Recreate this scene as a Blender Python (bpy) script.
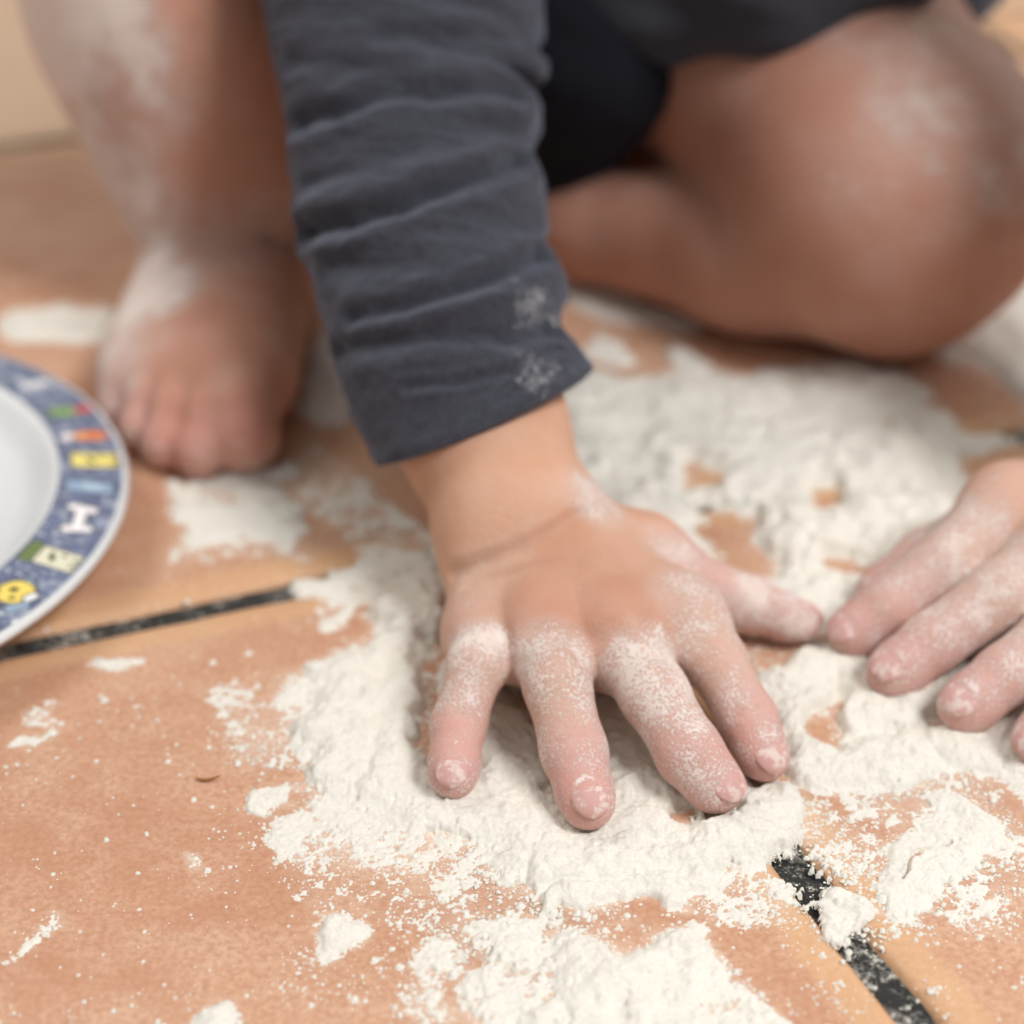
import bpy, math
import numpy as np

# ------------------------------------------------------------------ camera, world, light, exposure
CAM_H, TH, FPX = 0.28, math.radians(31.5), 75.0 / 36.0 * 1024.0
sc = bpy.context.scene
COL = sc.collection
for o in list(bpy.data.objects):
    bpy.data.objects.remove(o, do_unlink=True)

cam_data = bpy.data.cameras.new('camera')
cam_data.lens = 75.0
cam_data.sensor_width = 36.0
cam_data.clip_start = 0.01
cam_data.dof.use_dof = True
cam_data.dof.focus_distance = 0.419
cam_data.dof.aperture_fstop = 6.8
cam = bpy.data.objects.new('camera', cam_data)
cam.location = (0, 0, CAM_H)
cam.rotation_euler = (math.pi / 2 - TH, 0, 0)
COL.objects.link(cam)
sc.camera = cam

world = bpy.data.worlds.new('room_light')
sc.world = world
world.use_nodes = True
bg = world.node_tree.nodes['Background']
bg.inputs[1].default_value = 1.0
# room light: bright ceiling, dimmer walls
_wt = world.node_tree
_tc = _wt.nodes.new('ShaderNodeTexCoord')
_sx = _wt.nodes.new('ShaderNodeSeparateXYZ')
_cr = _wt.nodes.new('ShaderNodeValToRGB')
_wt.links.new(_tc.outputs['Generated'], _sx.inputs[0])
_wt.links.new(_sx.outputs['Z'], _cr.inputs[0])
_cr.color_ramp.elements[0].position = 0.0
_cr.color_ramp.elements[0].color = (.17, .16, .15, 1)
_cr.color_ramp.elements[1].position = 0.75
_cr.color_ramp.elements[1].color = (.60, .60, .60, 1)
_wt.links.new(_cr.outputs[0], bg.inputs[0])


def area(name, loc, target, size, power, color):
    L = bpy.data.lights.new(name, 'AREA')
    L.shape = 'RECTANGLE'
    L.size, L.size_y = size
    L.energy = power
    L.color = color
    o = bpy.data.objects.new(name, L)
    d = np.array(loc, float) - np.array(target, float)
    from mathutils import Vector
    o.rotation_euler = Vector(d).to_track_quat('Z', 'Y').to_euler()
    o.location = loc
    COL.objects.link(o)
    return o


area('window_daylight', (1.25, -0.55, 2.1), (0.0, 0.5, 0), (.8, .8), 62, (0.985, 0.99, 1.0))
area('far_window_daylight', (-1.6, 1.5, 2.4), (-0.1, 0.7, 0), (1.2, 1.0), 30, (1.0, 0.96, 0.9))
area('back_right_rim_light', (1.9, 2.2, 1.3), (0.1, 0.6, 0), (.8, 1.4), 22, (1.0, 0.97, 0.94))  # added rim light from behind right, brightens the knee's upper edge
sc.view_settings.view_transform = 'Standard'
sc.view_settings.look = 'None'
sc.view_settings.gamma = 1
sc.view_settings.use_curve_mapping = False
sc.view_settings.exposure = -0.2


# ------------------------------------------------------------------ small maths
def ray(px, py):
    u = (px - 512.0) / FPX
    v = (py - 512.0) / FPX
    return np.array([u, math.cos(TH) - v * math.sin(TH), -math.sin(TH) - v * math.cos(TH)])


def P(px, py, z=0.0):
    """point on the sight line through a photo position, at height z"""
    d = ray(px, py)
    return np.array([0, 0, CAM_H]) + d * ((z - CAM_H) / d[2])


def Y(px, py, y):
    """point on the sight line through a photo position, at distance y along the floor"""
    d = ray(px, py)
    return np.array([0, 0, CAM_H]) + d * (y / d[1])


def lin(r, g, b):
    f = lambda c: (c / 12.92 if c <= .04045 else ((c + .055) / 1.055) ** 2.4)
    return (f(r / 255.), f(g / 255.), f(b / 255.), 1.0)


def _hash(ix, iy, iz, seed):
    h = (ix.astype(np.int64) * 374761393 + iy.astype(np.int64) * 668265263 +
         iz.astype(np.int64) * 2147483647 + seed * 974634777) & 0xFFFFFFFF
    h = ((h ^ (h >> 13)) * 1274126177) & 0xFFFFFFFF
    h = h ^ (h >> 16)
    return (h & 0xFFFFFF).astype(np.float32) / float(0xFFFFFF) * 2 - 1


def vnoise(x, y, z=None, seed=0):
    """smooth value noise, -1..1"""
    if z is None:
        z = np.zeros_like(x)
    xi, yi, zi = np.floor(x), np.floor(y), np.floor(z)
    fx, fy, fz = x - xi, y - yi, z - zi
    fx = fx * fx * fx * (fx * (fx * 6 - 15) + 10)
    fy = fy * fy * fy * (fy * (fy * 6 - 15) + 10)
    fz = fz * fz * (3 - 2 * fz)
    r = 0
    zs = (0, 1) if np.any(z) else (0,)
    for c in zs:
        wz = (fz if c else 1 - fz) if len(zs) == 2 else 1.0
        for b in (0, 1):
            wy = fy if b else 1 - fy
            for a in (0, 1):
                wx = fx if a else 1 - fx
                r = r + wx * wy * wz * _hash(xi + a, yi + b, zi + c, seed)
    return r


def fbm(x, y, z=None, octaves=4, seed=0, gain=.5):
    r, a, s = 0, 1.0, 0.0
    for i in range(octaves):
        k = 2.03 ** i
        r = r + a * vnoise(x * k + i * 17.3, y * k - i * 9.1, None if z is None else z * k + i * 5.7, seed + i)
        s += a
        a *= gain
    return r / s * 1.6


def sstep(a, b, x):
    t = np.clip((x - a) / (b - a), 0, 1)
    return t * t * (3 - 2 * t)


# ------------------------------------------------------------------ mesh helpers
def mesh_obj(name, verts, faces, mat, parent=None, smooth=True, attrs=None):
    me = bpy.data.meshes.new(name)
    verts = np.asarray(verts, np.float32)
    if isinstance(faces, np.ndarray):
        k = faces.shape[1]
        me.vertices.add(len(verts))
        me.vertices.foreach_set('co', verts.ravel())
        me.loops.add(faces.size)
        me.loops.foreach_set('vertex_index', faces.astype(np.int32).ravel())
        me.polygons.add(len(faces))
        me.polygons.foreach_set('loop_start', np.arange(0, faces.size, k, dtype=np.int32))
        me.polygons.foreach_set('loop_total', np.full(len(faces), k, dtype=np.int32))
        me.update(calc_edges=True)
    else:
        me.from_pydata([tuple(map(float, v)) for v in verts], [], faces)
    me.polygons.foreach_set('use_smooth', np.full(len(me.polygons), smooth))
    for nm, arr in (attrs or {}).items():
        a = me.attributes.new(nm, 'FLOAT_COLOR', 'POINT')
        arr = np.asarray(arr, np.float32)
        if arr.shape[1] == 3:
            arr = np.c_[arr, np.ones(len(arr), np.float32)]
        a.data.foreach_set('color', arr.astype(np.float32).ravel())
    me.update()
    me.materials.append(mat)
    o = bpy.data.objects.new(name, me)
    COL.objects.link(o)
    if parent:
        o.parent = parent
    return o


def tag(o, label=None, cat=None, group=None, kind=None):
    if label: o['label'] = label
    if cat: o['category'] = cat
    if group: o['group'] = group
    if kind: o['kind'] = kind
    return o


def keep(verts, faces, mask, attrs=None):
    """drop faces where mask is False and the loose vertices"""
    faces = faces[mask]
    used = np.unique(faces)
    m = np.full(len(verts), -1)
    m[used] = np.arange(len(used))
    out = [verts[used], m[faces]]
    return out + [used]


# ------------------------------------------------------------------ implicit surfaces
class Field:
    def __init__(self, lo, hi, vox):
        self.lo = np.array(lo, float)
        self.vox = vox
        self.n = np.ceil((np.array(hi, float) - self.lo) / vox).astype(int) + 1
        self.ax = [self.lo[i] + vox * np.arange(self.n[i]) for i in range(3)]
        self.d = np.full(self.n, 0.05, np.float32)

    def sub(self, lo, hi):
        s = []
        for i in range(3):
            a = int(np.clip(math.floor((lo[i] - self.lo[i]) / self.vox), 0, self.n[i]))
            b = int(np.clip(math.ceil((hi[i] - self.lo[i]) / self.vox) + 1, 0, self.n[i]))
            s.append(slice(a, b))
        g = np.meshgrid(*[self.ax[i][s[i]] for i in range(3)], indexing='ij', sparse=True)
        return tuple(s), g

    def cone(self, a, b, ra, rb, k=0.0, into=None, flat=None):
        """round cone from a to b, smooth-joined over k; flat=(axis vector, factor) squashes it"""
        d = self.d if into is None else into
        a, b = np.array(a, float), np.array(b, float)
        m = max(ra, rb) * (1 if flat is None else max(1, 1 / flat[1])) + k + .006
        s, g = self.sub(np.minimum(a, b) - m, np.maximum(a, b) + m)
        if any(x.stop <= x.start for x in s): return self
        ab = b - a
        L2 = max(ab @ ab, 1e-12)
        X = [g[i] - a[i] for i in range(3)]
        t = np.clip((X[0] * ab[0] + X[1] * ab[1] + X[2] * ab[2]) / L2, 0, 1)
        q = [X[i] - ab[i] * t for i in range(3)]
        if flat is not None:
            n = np.array(flat[0], float)
            n /= np.linalg.norm(n)
            dn = q[0] * n[0] + q[1] * n[1] + q[2] * n[2]
            q = [q[i] + n[i] * dn * (1 / flat[1] - 1) for i in range(3)]
        v = np.sqrt(q[0] ** 2 + q[1] ** 2 + q[2] ** 2) - (ra + (rb - ra) * t)
        self.join(d, s, v, k)
        return self

    def blob(self, c, r, k=0.0, into=None, rot=None):
        d = self.d if into is None else into
        c, r = np.array(c, float), np.array(r, float) * np.ones(3)
        m = r.max() + k + .006
        s, g = self.sub(c - m, c + m)
        if any(x.stop <= x.start for x in s): return self
        X = [g[i] - c[i] for i in range(3)]
        if rot is not None:
            X = [X[0] * rot[0][i] + X[1] * rot[1][i] + X[2] * rot[2][i] for i in range(3)]
        l = np.sqrt((X[0] / r[0]) ** 2 + (X[1] / r[1]) ** 2 + (X[2] / r[2]) ** 2)
        v = (l - 1) * r.min()
        self.join(d, s, v, k)
        return self

    def join(self, d, s, v, k):
        cur = d[s]
        if k > 0:
            h = np.clip(.5 + .5 * (cur - v) / k, 0, 1)
            d[s] = cur * (1 - h) + v * h - k * h * (1 - h)
        else:
            d[s] = np.minimum(cur, v)

    def groove(self, pts, depth, w):
        """carve a crease along a polyline"""
        pts = [np.array(p, float) for p in pts]
        lo = np.min(pts, axis=0) - 3 * w
        hi = np.max(pts, axis=0) + 3 * w
        s, g = self.sub(lo, hi)
        best = None
        for a, b in zip(pts[:-1], pts[1:]):
            ab = b - a
            X = [g[i] - a[i] for i in range(3)]
            t = np.clip((X[0] * ab[0] + X[1] * ab[1] + X[2] * ab[2]) / (ab @ ab), 0, 1)
            v = (X[0] - ab[0] * t) ** 2 + (X[1] - ab[1] * t) ** 2 + (X[2] - ab[2] * t) ** 2
            best = v if best is None else np.minimum(best, v)
        self.d[s] += depth * np.exp(-best / (w * w))
        return self

    def hit(self, px, py):
        """where the sight line through a photo position first meets the surface"""
        dr = ray(px, py)
        dr = dr / np.linalg.norm(dr)
        t = np.arange(.30, 1.0, self.vox * .5)
        pts = np.array([0, 0, CAM_H]) + t[:, None] * dr
        ii = np.round((pts - self.lo) / self.vox).astype(int)
        ok = ((ii >= 0) & (ii < self.n)).all(1)
        ii, pts = ii[ok], pts[ok]
        v = self.d[tuple(ii.T)]
        w = np.where(v < 0)[0]
        k = w[0] if len(w) else int(np.argmin(v))
        return pts[k]

    def mesh(self, smooth=2):
        d = self.d
        S = d < 0
        nx, ny, nz = self.n
        cs = [(i, j, k) for i in (0, 1) for j in (0, 1) for k in (0, 1)]
        cnt = np.zeros((nx - 1, ny - 1, nz - 1), np.int8)
        for i, j, k in cs:
            cnt += S[i:nx - 1 + i, j:ny - 1 + j, k:nz - 1 + k]
        act = np.argwhere((cnt > 0) & (cnt < 8))
        idx = np.full((nx - 1, ny - 1, nz - 1), -1, np.int64)
        idx[tuple(act.T)] = np.arange(len(act))
        vals = {c: d[act[:, 0] + c[0], act[:, 1] + c[1], act[:, 2] + c[2]] for c in cs}
        acc = np.zeros((len(act), 3))
        num = np.zeros(len(act))
        for a in cs:
            for ax in range(3):
                if a[ax]: continue
                b = list(a)
                b[ax] = 1
                b = tuple(b)
                va, vb = vals[a], vals[b]
                m = (va < 0) != (vb < 0)
                den = np.where(np.abs(va - vb) < 1e-12, 1, va - vb)
                t = va / den
                p = np.array(a, float)[None] + 0 * acc
                p[:, ax] = t
                acc += p * m[:, None]
                num += m
        V = self.lo + (act + acc / num[:, None]) * self.vox
        quads = []
        for ax in range(3):
            o1, o2 = (ax + 1) % 3, (ax + 2) % 3
            sl0 = [slice(None)] * 3
            sl1 = [slice(None)] * 3
            sl0[ax] = slice(0, -1)
            sl1[ax] = slice(1, None)
            A, B = S[tuple(sl0)], S[tuple(sl1)]
            E = np.argwhere(A != B)
            ok = (E[:, o1] > 0) & (E[:, o2] > 0) & (E[:, o1] < self.n[o1] - 1) & (E[:, o2] < self.n[o2] - 1)
            E = E[ok]
            ins = A[tuple(E.T)]
            def at(p, q):
                F = E.copy()
                F[:, o1] -= p
                F[:, o2] -= q
                return idx[tuple(F.T)]
            q = np.stack([at(0, 0), at(1, 0), at(1, 1), at(0, 1)], 1)
            q[~ins] = q[~ins][:, ::-1]
            quads.append(q)
        Q = np.concatenate(quads)
        Q = Q[(Q >= 0).all(1)]
        for it in range(smooth):
            s = np.zeros_like(V)
            c = np.zeros(len(V))
            for i in range(4):
                j = (i + 1) % 4
                np.add.at(s, Q[:, i], V[Q[:, j]])
                np.add.at(s, Q[:, j], V[Q[:, i]])
                np.add.at(c, Q[:, i], 1)
                np.add.at(c, Q[:, j], 1)
            V = V * .5 + .5 * s / np.maximum(c, 1)[:, None]
        return V, Q


def normals(V, Q):
    n = np.cross(V[Q[:, 2]] - V[Q[:, 0]], V[Q[:, 3]] - V[Q[:, 1]])
    N = np.zeros_like(V)
    for i in range(4):
        np.add.at(N, Q[:, i], n)
    return N / np.maximum(np.linalg.norm(N, axis=1), 1e-12)[:, None]


def seg_dist(V, a, b):
    ab = b - a
    t = np.clip(((V - a) @ ab) / max(ab @ ab, 1e-12), 0, 1)
    return np.linalg.norm(V - a - t[:, None] * ab, axis=1), t


# ------------------------------------------------------------------ materials
def new_mat(name):
    m = bpy.data.materials.new(name)
    m.use_nodes = True
    nt = m.node_tree
    b = nt.nodes['Principled BSDF']
    return m, nt, b


class NT:
    """tiny wrapper so node graphs read like formulas"""
    def __init__(self, nt): self.nt = nt
    def n(self, t, **kw):
        x = self.nt.nodes.new(t)
        for k, v in kw.items(): setattr(x, k, v)
        return x
    def link(self, a, b): self.nt.links.new(a, b)
    def put(self, sock, v):
        if hasattr(v, 'links') or isinstance(v, bpy.types.NodeSocket): self.link(v, sock)
        else: sock.default_value = v
    def noise(self, vec, scale, detail=3, rough=.5, lac=2):
        x = self.n('ShaderNodeTexNoise')
        self.link(vec, x.inputs['Vector'])
        x.inputs['Scale'].default_value = scale
        x.inputs['Detail'].default_value = detail
        x.inputs['Roughness'].default_value = rough
        return x.outputs['Fac']
    def math(self, op, a, b=0.0, c=0.0):
        x = self.n('ShaderNodeMath', operation=op)
        self.put(x.inputs[0], a); self.put(x.inputs[1], b); self.put(x.inputs[2], c)
        return x.outputs[0]
    def rng(self, v, a, b, c=0.0, d=1.0):
        x = self.n('ShaderNodeMapRange', interpolation_type='SMOOTHSTEP')
        self.put(x.inputs[0], v)
        for i, q in zip((1, 2, 3, 4), (a, b, c, d)): self.put(x.inputs[i], q)
        return x.outputs[0]
    def mix(self, f, a, b, mode='MIX'):
        x = self.n('ShaderNodeMix', data_type='RGBA', blend_type=mode)
        self.put(x.inputs[0], f); self.put(x.inputs[6], a); self.put(x.inputs[7], b)
        return x.outputs[2]
    def bump(self, h, strength, dist, normal=None):
        x = self.n('ShaderNodeBump')
        self.put(x.inputs['Height'], h)
        x.inputs['Strength'].default_value = strength
        x.inputs['Distance'].default_value = dist
        if normal is not None: self.link(normal, x.inputs['Normal'])
        return x.outputs[0]
    def coord(self):
        return self.n('ShaderNodeTexCoord').outputs['Object']
    def attr(self, name):
        x = self.n('ShaderNodeAttribute')
        x.attribute_name = name
        return x
    def sep(self, v):
        x = self.n('ShaderNodeSeparateColor')
        self.link(v, x.inputs[0])
        return x.outputs


FLOUR_C = lin(243, 236, 222)


def make_skin():
    m, nt, b = new_mat('skin')
    g = NT(nt)
    co = g.coord()
    r, f, c = g.sep(g.attr('tint').outputs['Color'])[:3]
    base = g.mix(g.noise(co, 90, 4), lin(200, 150, 120), lin(217, 174, 149))
    pink = g.mix(g.noise(co, 160, 3), lin(196, 128, 116), lin(212, 156, 144))
    col = g.mix(r, base, pink)
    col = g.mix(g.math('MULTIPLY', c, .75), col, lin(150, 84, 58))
    # flour dust clinging to the skin
    n1 = g.noise(co, 1500, 4, .7)
    n2 = g.noise(co, 150, 4, .6)
    nn = g.math('ADD', g.math('MULTIPLY', n1, .68), g.math('MULTIPLY', n2, .32))
    thr = g.math('SUBTRACT', .78, g.math('MULTIPLY', f, .52))
    cl = g.rng(nn, thr, g.math('ADD', thr, .09))
    film = g.math('MULTIPLY', g.rng(f, .15, .8), g.math('MULTIPLY', g.rng(g.noise(co, 2600, 3, .7), .3, .7, .45, 1.0), .52))
    mask = g.math('MAXIMUM', g.math('MULTIPLY', cl, .85), film)
    col = g.mix(mask, col, lin(232, 220, 212))
    g.link(col, b.inputs['Base Color'])
    b.inputs['Roughness'].default_value = .55
    b.inputs['Specular IOR Level'].default_value = .2
    b.inputs['Subsurface Weight'].default_value = .25
    b.inputs['Subsurface Radius'].default_value = (.006, .0022, .0012)
    b.inputs['Subsurface Scale'].default_value = .4
    vor = g.n('ShaderNodeTexVoronoi')
    g.link(co, vor.inputs['Vector'])
    vor.inputs['Scale'].default_value = 1500
    h = g.math('ADD', g.math('MULTIPLY', vor.outputs['Distance'], .35), g.math('MULTIPLY', mask, .9))
    h = g.math('ADD', h, g.math('MULTIPLY', g.noise(co, 420, 4, .6), .8))
    g.link(g.bump(h, .6, .0005), b.inputs['Normal'])
    return m


def make_nail():
    m, nt, b = new_mat('fingernail')
    g = NT(nt)
    co = g.coord()
    n = g.noise(co, 420, 4, .6)
    col = g.mix(g.rng(n, .46, .62, .25, .85), lin(198, 140, 132), lin(224, 206, 198))
    g.link(col, b.inputs['Base Color'])
    b.inputs['Roughness'].default_value = .6
    b.inputs['Specular IOR Level'].default_value = .25
    b.inputs['Subsurface Weight'].default_value = .1
    b.inputs['Subsurface Radius'].default_value = (.002, .001, .0006)
    return m


def make_fabric(name, dark, light, dusty=True):
    m, nt, b = new_mat(name)
    g = NT(nt)
    co = g.coord()
    fine = g.noise(co, 2600, 2, .6)
    mid = g.noise(co, 420, 4, .65)
    col = g.mix(g.rng(fine, .3, .7), dark, light)
    col = g.mix(g.rng(mid, .35, .75, 0, .4), col, light)
    if dusty:
        a = g.attr('dust')
        f = g.sep(a.outputs['Color'])[0]
        thr = g.math('SUBTRACT', .80, g.math('MULTIPLY', f, .36))
        n = g.math('ADD', g.math('MULTIPLY', g.noise(co, 1500, 4, .7), .7), g.math('MULTIPLY', g.noise(co, 400, 3), .3))
        col = g.mix(g.math('MULTIPLY', g.rng(n, thr, g.math('ADD', thr, .14)), .42), col, lin(214, 212, 212))
    g.link(col, b.inputs['Base Color'])
    b.inputs['Roughness'].default_value = .95
    b.inputs['Specular IOR Level'].default_value = .1
    b.inputs['Sheen Weight'].default_value = .25 if dusty else .06
    b.inputs['Sheen Roughness'].default_value = .5
    b.inputs['Sheen Tint'].default_value = (.75, .8, 1, 1)
    h = g.math('ADD', g.math('MULTIPLY', fine, .6), g.math('MULTIPLY', mid, .8))
    g.link(g.bump(h, .55, .0006), b.inputs['Normal'])
    return m


def make_flour():
    m, nt, b = new_mat('flour')
    g = NT(nt)
    co = g.coord()
    n = g.noise(co, 1500, 5, .75)
    col = g.mix(g.rng(n, .3, .7), lin(224, 218, 205), lin(238, 233, 223))
    g.link(col, b.inputs['Base Color'])
    b.inputs['Roughness'].default_value = 1
    b.inputs['Specular IOR Level'].default_value = .05
    h = g.math('ADD', g.math('MULTIPLY', n, .7), g.math('MULTIPLY', g.noise(co, 700, 5, .7), .8))
    g.link(g.bump(h, .5, .0007), b.inputs['Normal'])
    return m


def make_tile():
    m, nt, b = new_mat('terracotta_tile')
    g = NT(nt)
    co = g.coord()
    tl = g.sep(g.attr('tile').outputs['Color'])
    big = g.noise(co, 14, 5, .6)
    med = g.noise(co, 75, 5, .65)
    fin = g.noise(co, 700, 4, .7)
    col = g.mix(g.rng(big, .35, .68), lin(194, 144, 114), lin(212, 170, 140))
    col = g.mix(g.rng(med, .38, .72, 0, .55), col, lin(222, 186, 158))
    col = g.mix(g.rng(fin, .35, .7, 0, .7), col, lin(178, 124, 94))
    edge = g.math('ADD', tl[0], g.math('MULTIPLY', g.math('SUBTRACT', med, .5), .5))
    col = g.mix(g.rng(edge, .3, .8, 0, .6), col, lin(216, 172, 128))
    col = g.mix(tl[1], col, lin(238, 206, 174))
    # dry film of flour dust and tiny specks
    dust = g.attr('dust')
    f = g.sep(dust.outputs['Color'])[0]
    n1 = g.noise(co, 950, 5, .8)
    n2 = g.noise(co, 90, 4, .6)
    nn = g.math('ADD', g.math('MULTIPLY', n1, .62), g.math('MULTIPLY', n2, .38))
    thr = g.math('SUBTRACT', .665, g.math('MULTIPLY', f, .31))
    mask = g.math('MULTIPLY', g.rng(nn, thr, g.math('ADD', thr, .12)), .8)
    mask = g.math('MAXIMUM', mask, g.math('MULTIPLY', g.rng(f, .15, .9), .35))
    col = g.mix(mask, col, FLOUR_C)
    g.link(col, b.inputs['Base Color'])
    b.inputs['Roughness'].default_value = .5
    b.inputs['Specular IOR Level'].default_value = .35
    h = g.math('ADD', g.math('MULTIPLY', fin, .9), g.math('MULTIPLY', med, 1.6))
    h = g.math('ADD', h, g.math('MULTIPLY', mask, .6))
    g.link(g.bump(h, .35, .0006), b.inputs['Normal'])
    return m


def make_grout():
    m, nt, b = new_mat('black_grout')
    g = NT(nt)
    co = g.coord()
    n = g.math('ADD', g.math('MULTIPLY', g.noise(co, 750, 4, .75), .6), g.math('MULTIPLY', g.noise(co, 120, 3, .6), .4))
    col = g.mix(g.noise(co, 500, 3), lin(26, 26, 26), lin(52, 52, 50))
    col = g.mix(g.rng(n, .50, .64, 0, .62), col, FLOUR_C)
    g.link(col, b.inputs['Base Color'])
    b.inputs['Roughness'].default_value = .9
    g.link(g.bump(g.noise(co, 900, 4), .8, .001), b.inputs['Normal'])
    return m


def make_plain(name, color, rough=.5, spec=.5):
    m, nt, b = new_mat(name)
    g = NT(nt)
    co = g.coord()
    c2 = tuple(min(1, c * .88) for c in color[:3]) + (1,)
    g.link(g.mix(g.noise(co, 60, 4), c2, color), b.inputs['Base Color'])
    b.inputs['Roughness'].default_value = rough
    b.inputs['Specular IOR Level'].default_value = spec
    return m


def make_print():
    """printed rim of the plate: colour lives in the mesh, mottled like watercolour"""
    m, nt, b = new_mat('printed_porcelain')
    g = NT(nt)
    co = g.coord()
    a = g.attr('print').outputs['Color']
    g.link(a, b.inputs['Base Color'])
    b.inputs['Roughness'].default_value = .35
    return m


M_SKIN, M_NAIL = make_skin(), make_nail()
M_SLEEVE = make_fabric('dark_grey_jersey', lin(39, 39, 45), lin(73, 74, 82))
M_SHORTS = make_fabric('black_cotton', lin(17, 17, 22), lin(30, 30, 38), False)
M_FLOUR, M_TILE, M_GROUT = make_flour(), make_tile(), make_grout()
M_WHITE = make_plain('white_porcelain', lin(228, 228, 226), .28, .4)
M_CRUMB = make_plain('brown_husk', lin(150, 98, 48), .7, .2)
M_HAIR = make_plain('brown_hair', lin(92, 62, 40), .7, .3)
M_EYE = make_plain('eye_white', lin(235, 232, 228), .2, .5)
M_IRIS = make_plain('eye_iris', lin(60, 42, 30), .2, .5)

# ------------------------------------------------------------------ where the flour lies
PC = np.array([-.1855, .4375, 0.0])      # plate centre
PR, WELL = .0915, .0755
# (x0, y0, x1, y1, radius, amount, thickness mm): strokes of flour on the floor
S_ = [
    (345, 690, 340, 750, 44, 1.0, 3.2), (385, 665, 400, 770, 38, 1.0, 2.6), (330, 770, 390, 800, 26, .8, 1.6),
    (398, 622, 425, 618, 24, 1.1, 5.0), (430, 690, 445, 660, 10, .95, 2.0),
    (420, 800, 560, 838, 40, 1.0, 2.2), (490, 720, 520, 830, 42, 1.0, 2.4), (600, 720, 640, 820, 50, 1.1, 3.0),
    (540, 862, 700, 862, 30, 1.05, 2.4), (700, 850, 760, 830, 38, 1.05, 3.2), (300, 840, 420, 850, 28, .62, 1.0),
    (330, 800, 420, 840, 24, .66, 1.0), (730, 700, 760, 800, 26, 1.0, 2.6),
    (560, 905, 640, 897, 17, .95, 1.6), (600, 985, 680, 975, 42, 1.0, 2.2), (520, 960, 500, 1024, 38, .68, 1.2),
    (430, 970, 420, 1024, 30, .62, 1.0), (480, 935, 560, 925, 22, .68, 1.0), (700, 990, 760, 1024, 30, .68, 1.0),
    (560, 1040, 740, 1060, 50, .85, 1.8),
    (337, 942, 343, 938, 23, .9, 1.2), (222, 1024, 230, 1030, 20, .9, 1.2),
    (420, 900, 620, 915, 24, .40, .8), (400, 870, 460, 890, 18, .5, .8),
    (700, 905, 780, 900, 26, .42, .8), (640, 905, 700, 885, 10, .9, 1.2),
    (790, 690, 930, 690, 48, 1.1, 3.6), (800, 760, 900, 765, 32, 1.0, 2.6), (940, 752, 1010, 745, 32, 1.0, 2.6),
    (1010, 700, 1080, 720, 50, 1.0, 3.0), (860, 800, 980, 800, 24, .50, .8), (815, 830, 870, 850, 28, .45, .6),
    (965, 826, 905, 898, 27, .95, 1.0), (1000, 835, 960, 850, 24, .48, .6), (836, 902, 852, 916, 13, .95, 1.4), (820, 912, 852, 935, 8, .72, .8),
    (1024, 870, 980, 920, 26, .42, .6), (1024, 780, 1060, 800, 30, .8, 1.4),
    (580, 410, 850, 415, 36, 1.15, 3.5), (600, 470, 640, 500, 50, 1.1, 3.2), (680, 460, 900, 470, 44, 1.05, 4.2),
    (640, 520, 700, 560, 36, 1.0, 2.6), (790, 550, 920, 530, 44, 1.05, 4.2), (800, 610, 870, 600, 26, 1.0, 3.0),
    (860, 385, 930, 400, 24, .95, 2.4), (930, 430, 940, 470, 30, .9, 3.0), (700, 590, 780, 600, 24, .95, 2.0),
    (1020, 350, 1100, 420, 60, .95, 1.6), (960, 360, 1024, 330, 26, .8, 1.0), (1040, 280, 1080, 300, 40, .8, 1.2),
    (575, 285, 680, 312, 20, .95, 1.4), (600, 350, 625, 350, 11, .9, 1.0), (680, 363, 690, 363, 15, .95, 1.6),
    (770, 380, 840, 372, 14, .75, 1.2),
    (10, 322, 100, 326, 16, .9, 1.2), (150, 318, 130, 335, 14, .55, 1.0),
    (150, 500, 280, 500, 22, .72, 1.2), (215, 530, 300, 535, 18, .62, 1.0), (230, 478, 300, 470, 10, .8, 1.4),
    (318, 350, 330, 400, 22, .8, 1.4), (320, 470, 400, 540, 26, .5, .8), (150, 560, 260, 545, 14, .45, .8),
    (330, 590, 410, 580, 22, .62, 1.0), (316, 625, 350, 610, 10, .7, 1.0), (290, 690, 300, 720, 22, .62, 1.0),
    (230, 700, 270, 740, 24, .44, .6), (100, 598, 104, 598, 6, .9, 1.0), (20, 745, 48, 740, 6, .7, .6),
    (90, 665, 130, 668, 6, .7, .8), (30, 720, 55, 722, 9, .6, .7), (270, 802, 285, 800, 10, .8, 1.0),
    (315, 584, 440, 552, 11, .85, .9), (960, 448, 1050, 430, 12, .7, .6), (380, 560, 430, 570, 16, .6, .8),
    (420, 850, 560, 880, 22, .46, .7), (400, 900, 470, 950, 26, .40, .6), (300, 880, 380, 900, 26, .34, .5), (560, 955, 620, 950, 14, .5, .6),
    (20, 950, 60, 915, 9, .55, .6), (210, 845, 212, 862, 6, .7, .6),
]
HOLES = [(758, 655, 800, 645, 13), (828, 715, 842, 738, 13), (925, 722, 940, 724, 7), (770, 775, 780, 785, 9),
         (705, 818, 722, 820, 9), (668, 817, 674, 817, 6), (412, 668, 425, 700, 13), (718, 525, 745, 560, 20),
         (697, 478, 710, 478, 11), (812, 490, 832, 494, 9), (838, 566, 880, 570, 9), (700, 700, 690, 730, 6),
         (742, 770, 745, 790, 7), (436, 705, 440, 770, 6), (905, 890, 935, 850, 1.5), (950, 388, 1010, 420, 23), (790, 870, 815, 895, 7)]


def to_ground(px, py, r):
    p = P(px, py)
    d = ray(px, py)
    t = -CAM_H / d[2]
    return p[:2], r * t / FPX, 1.0 / (-d[2] / np.linalg.norm(d))


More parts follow.
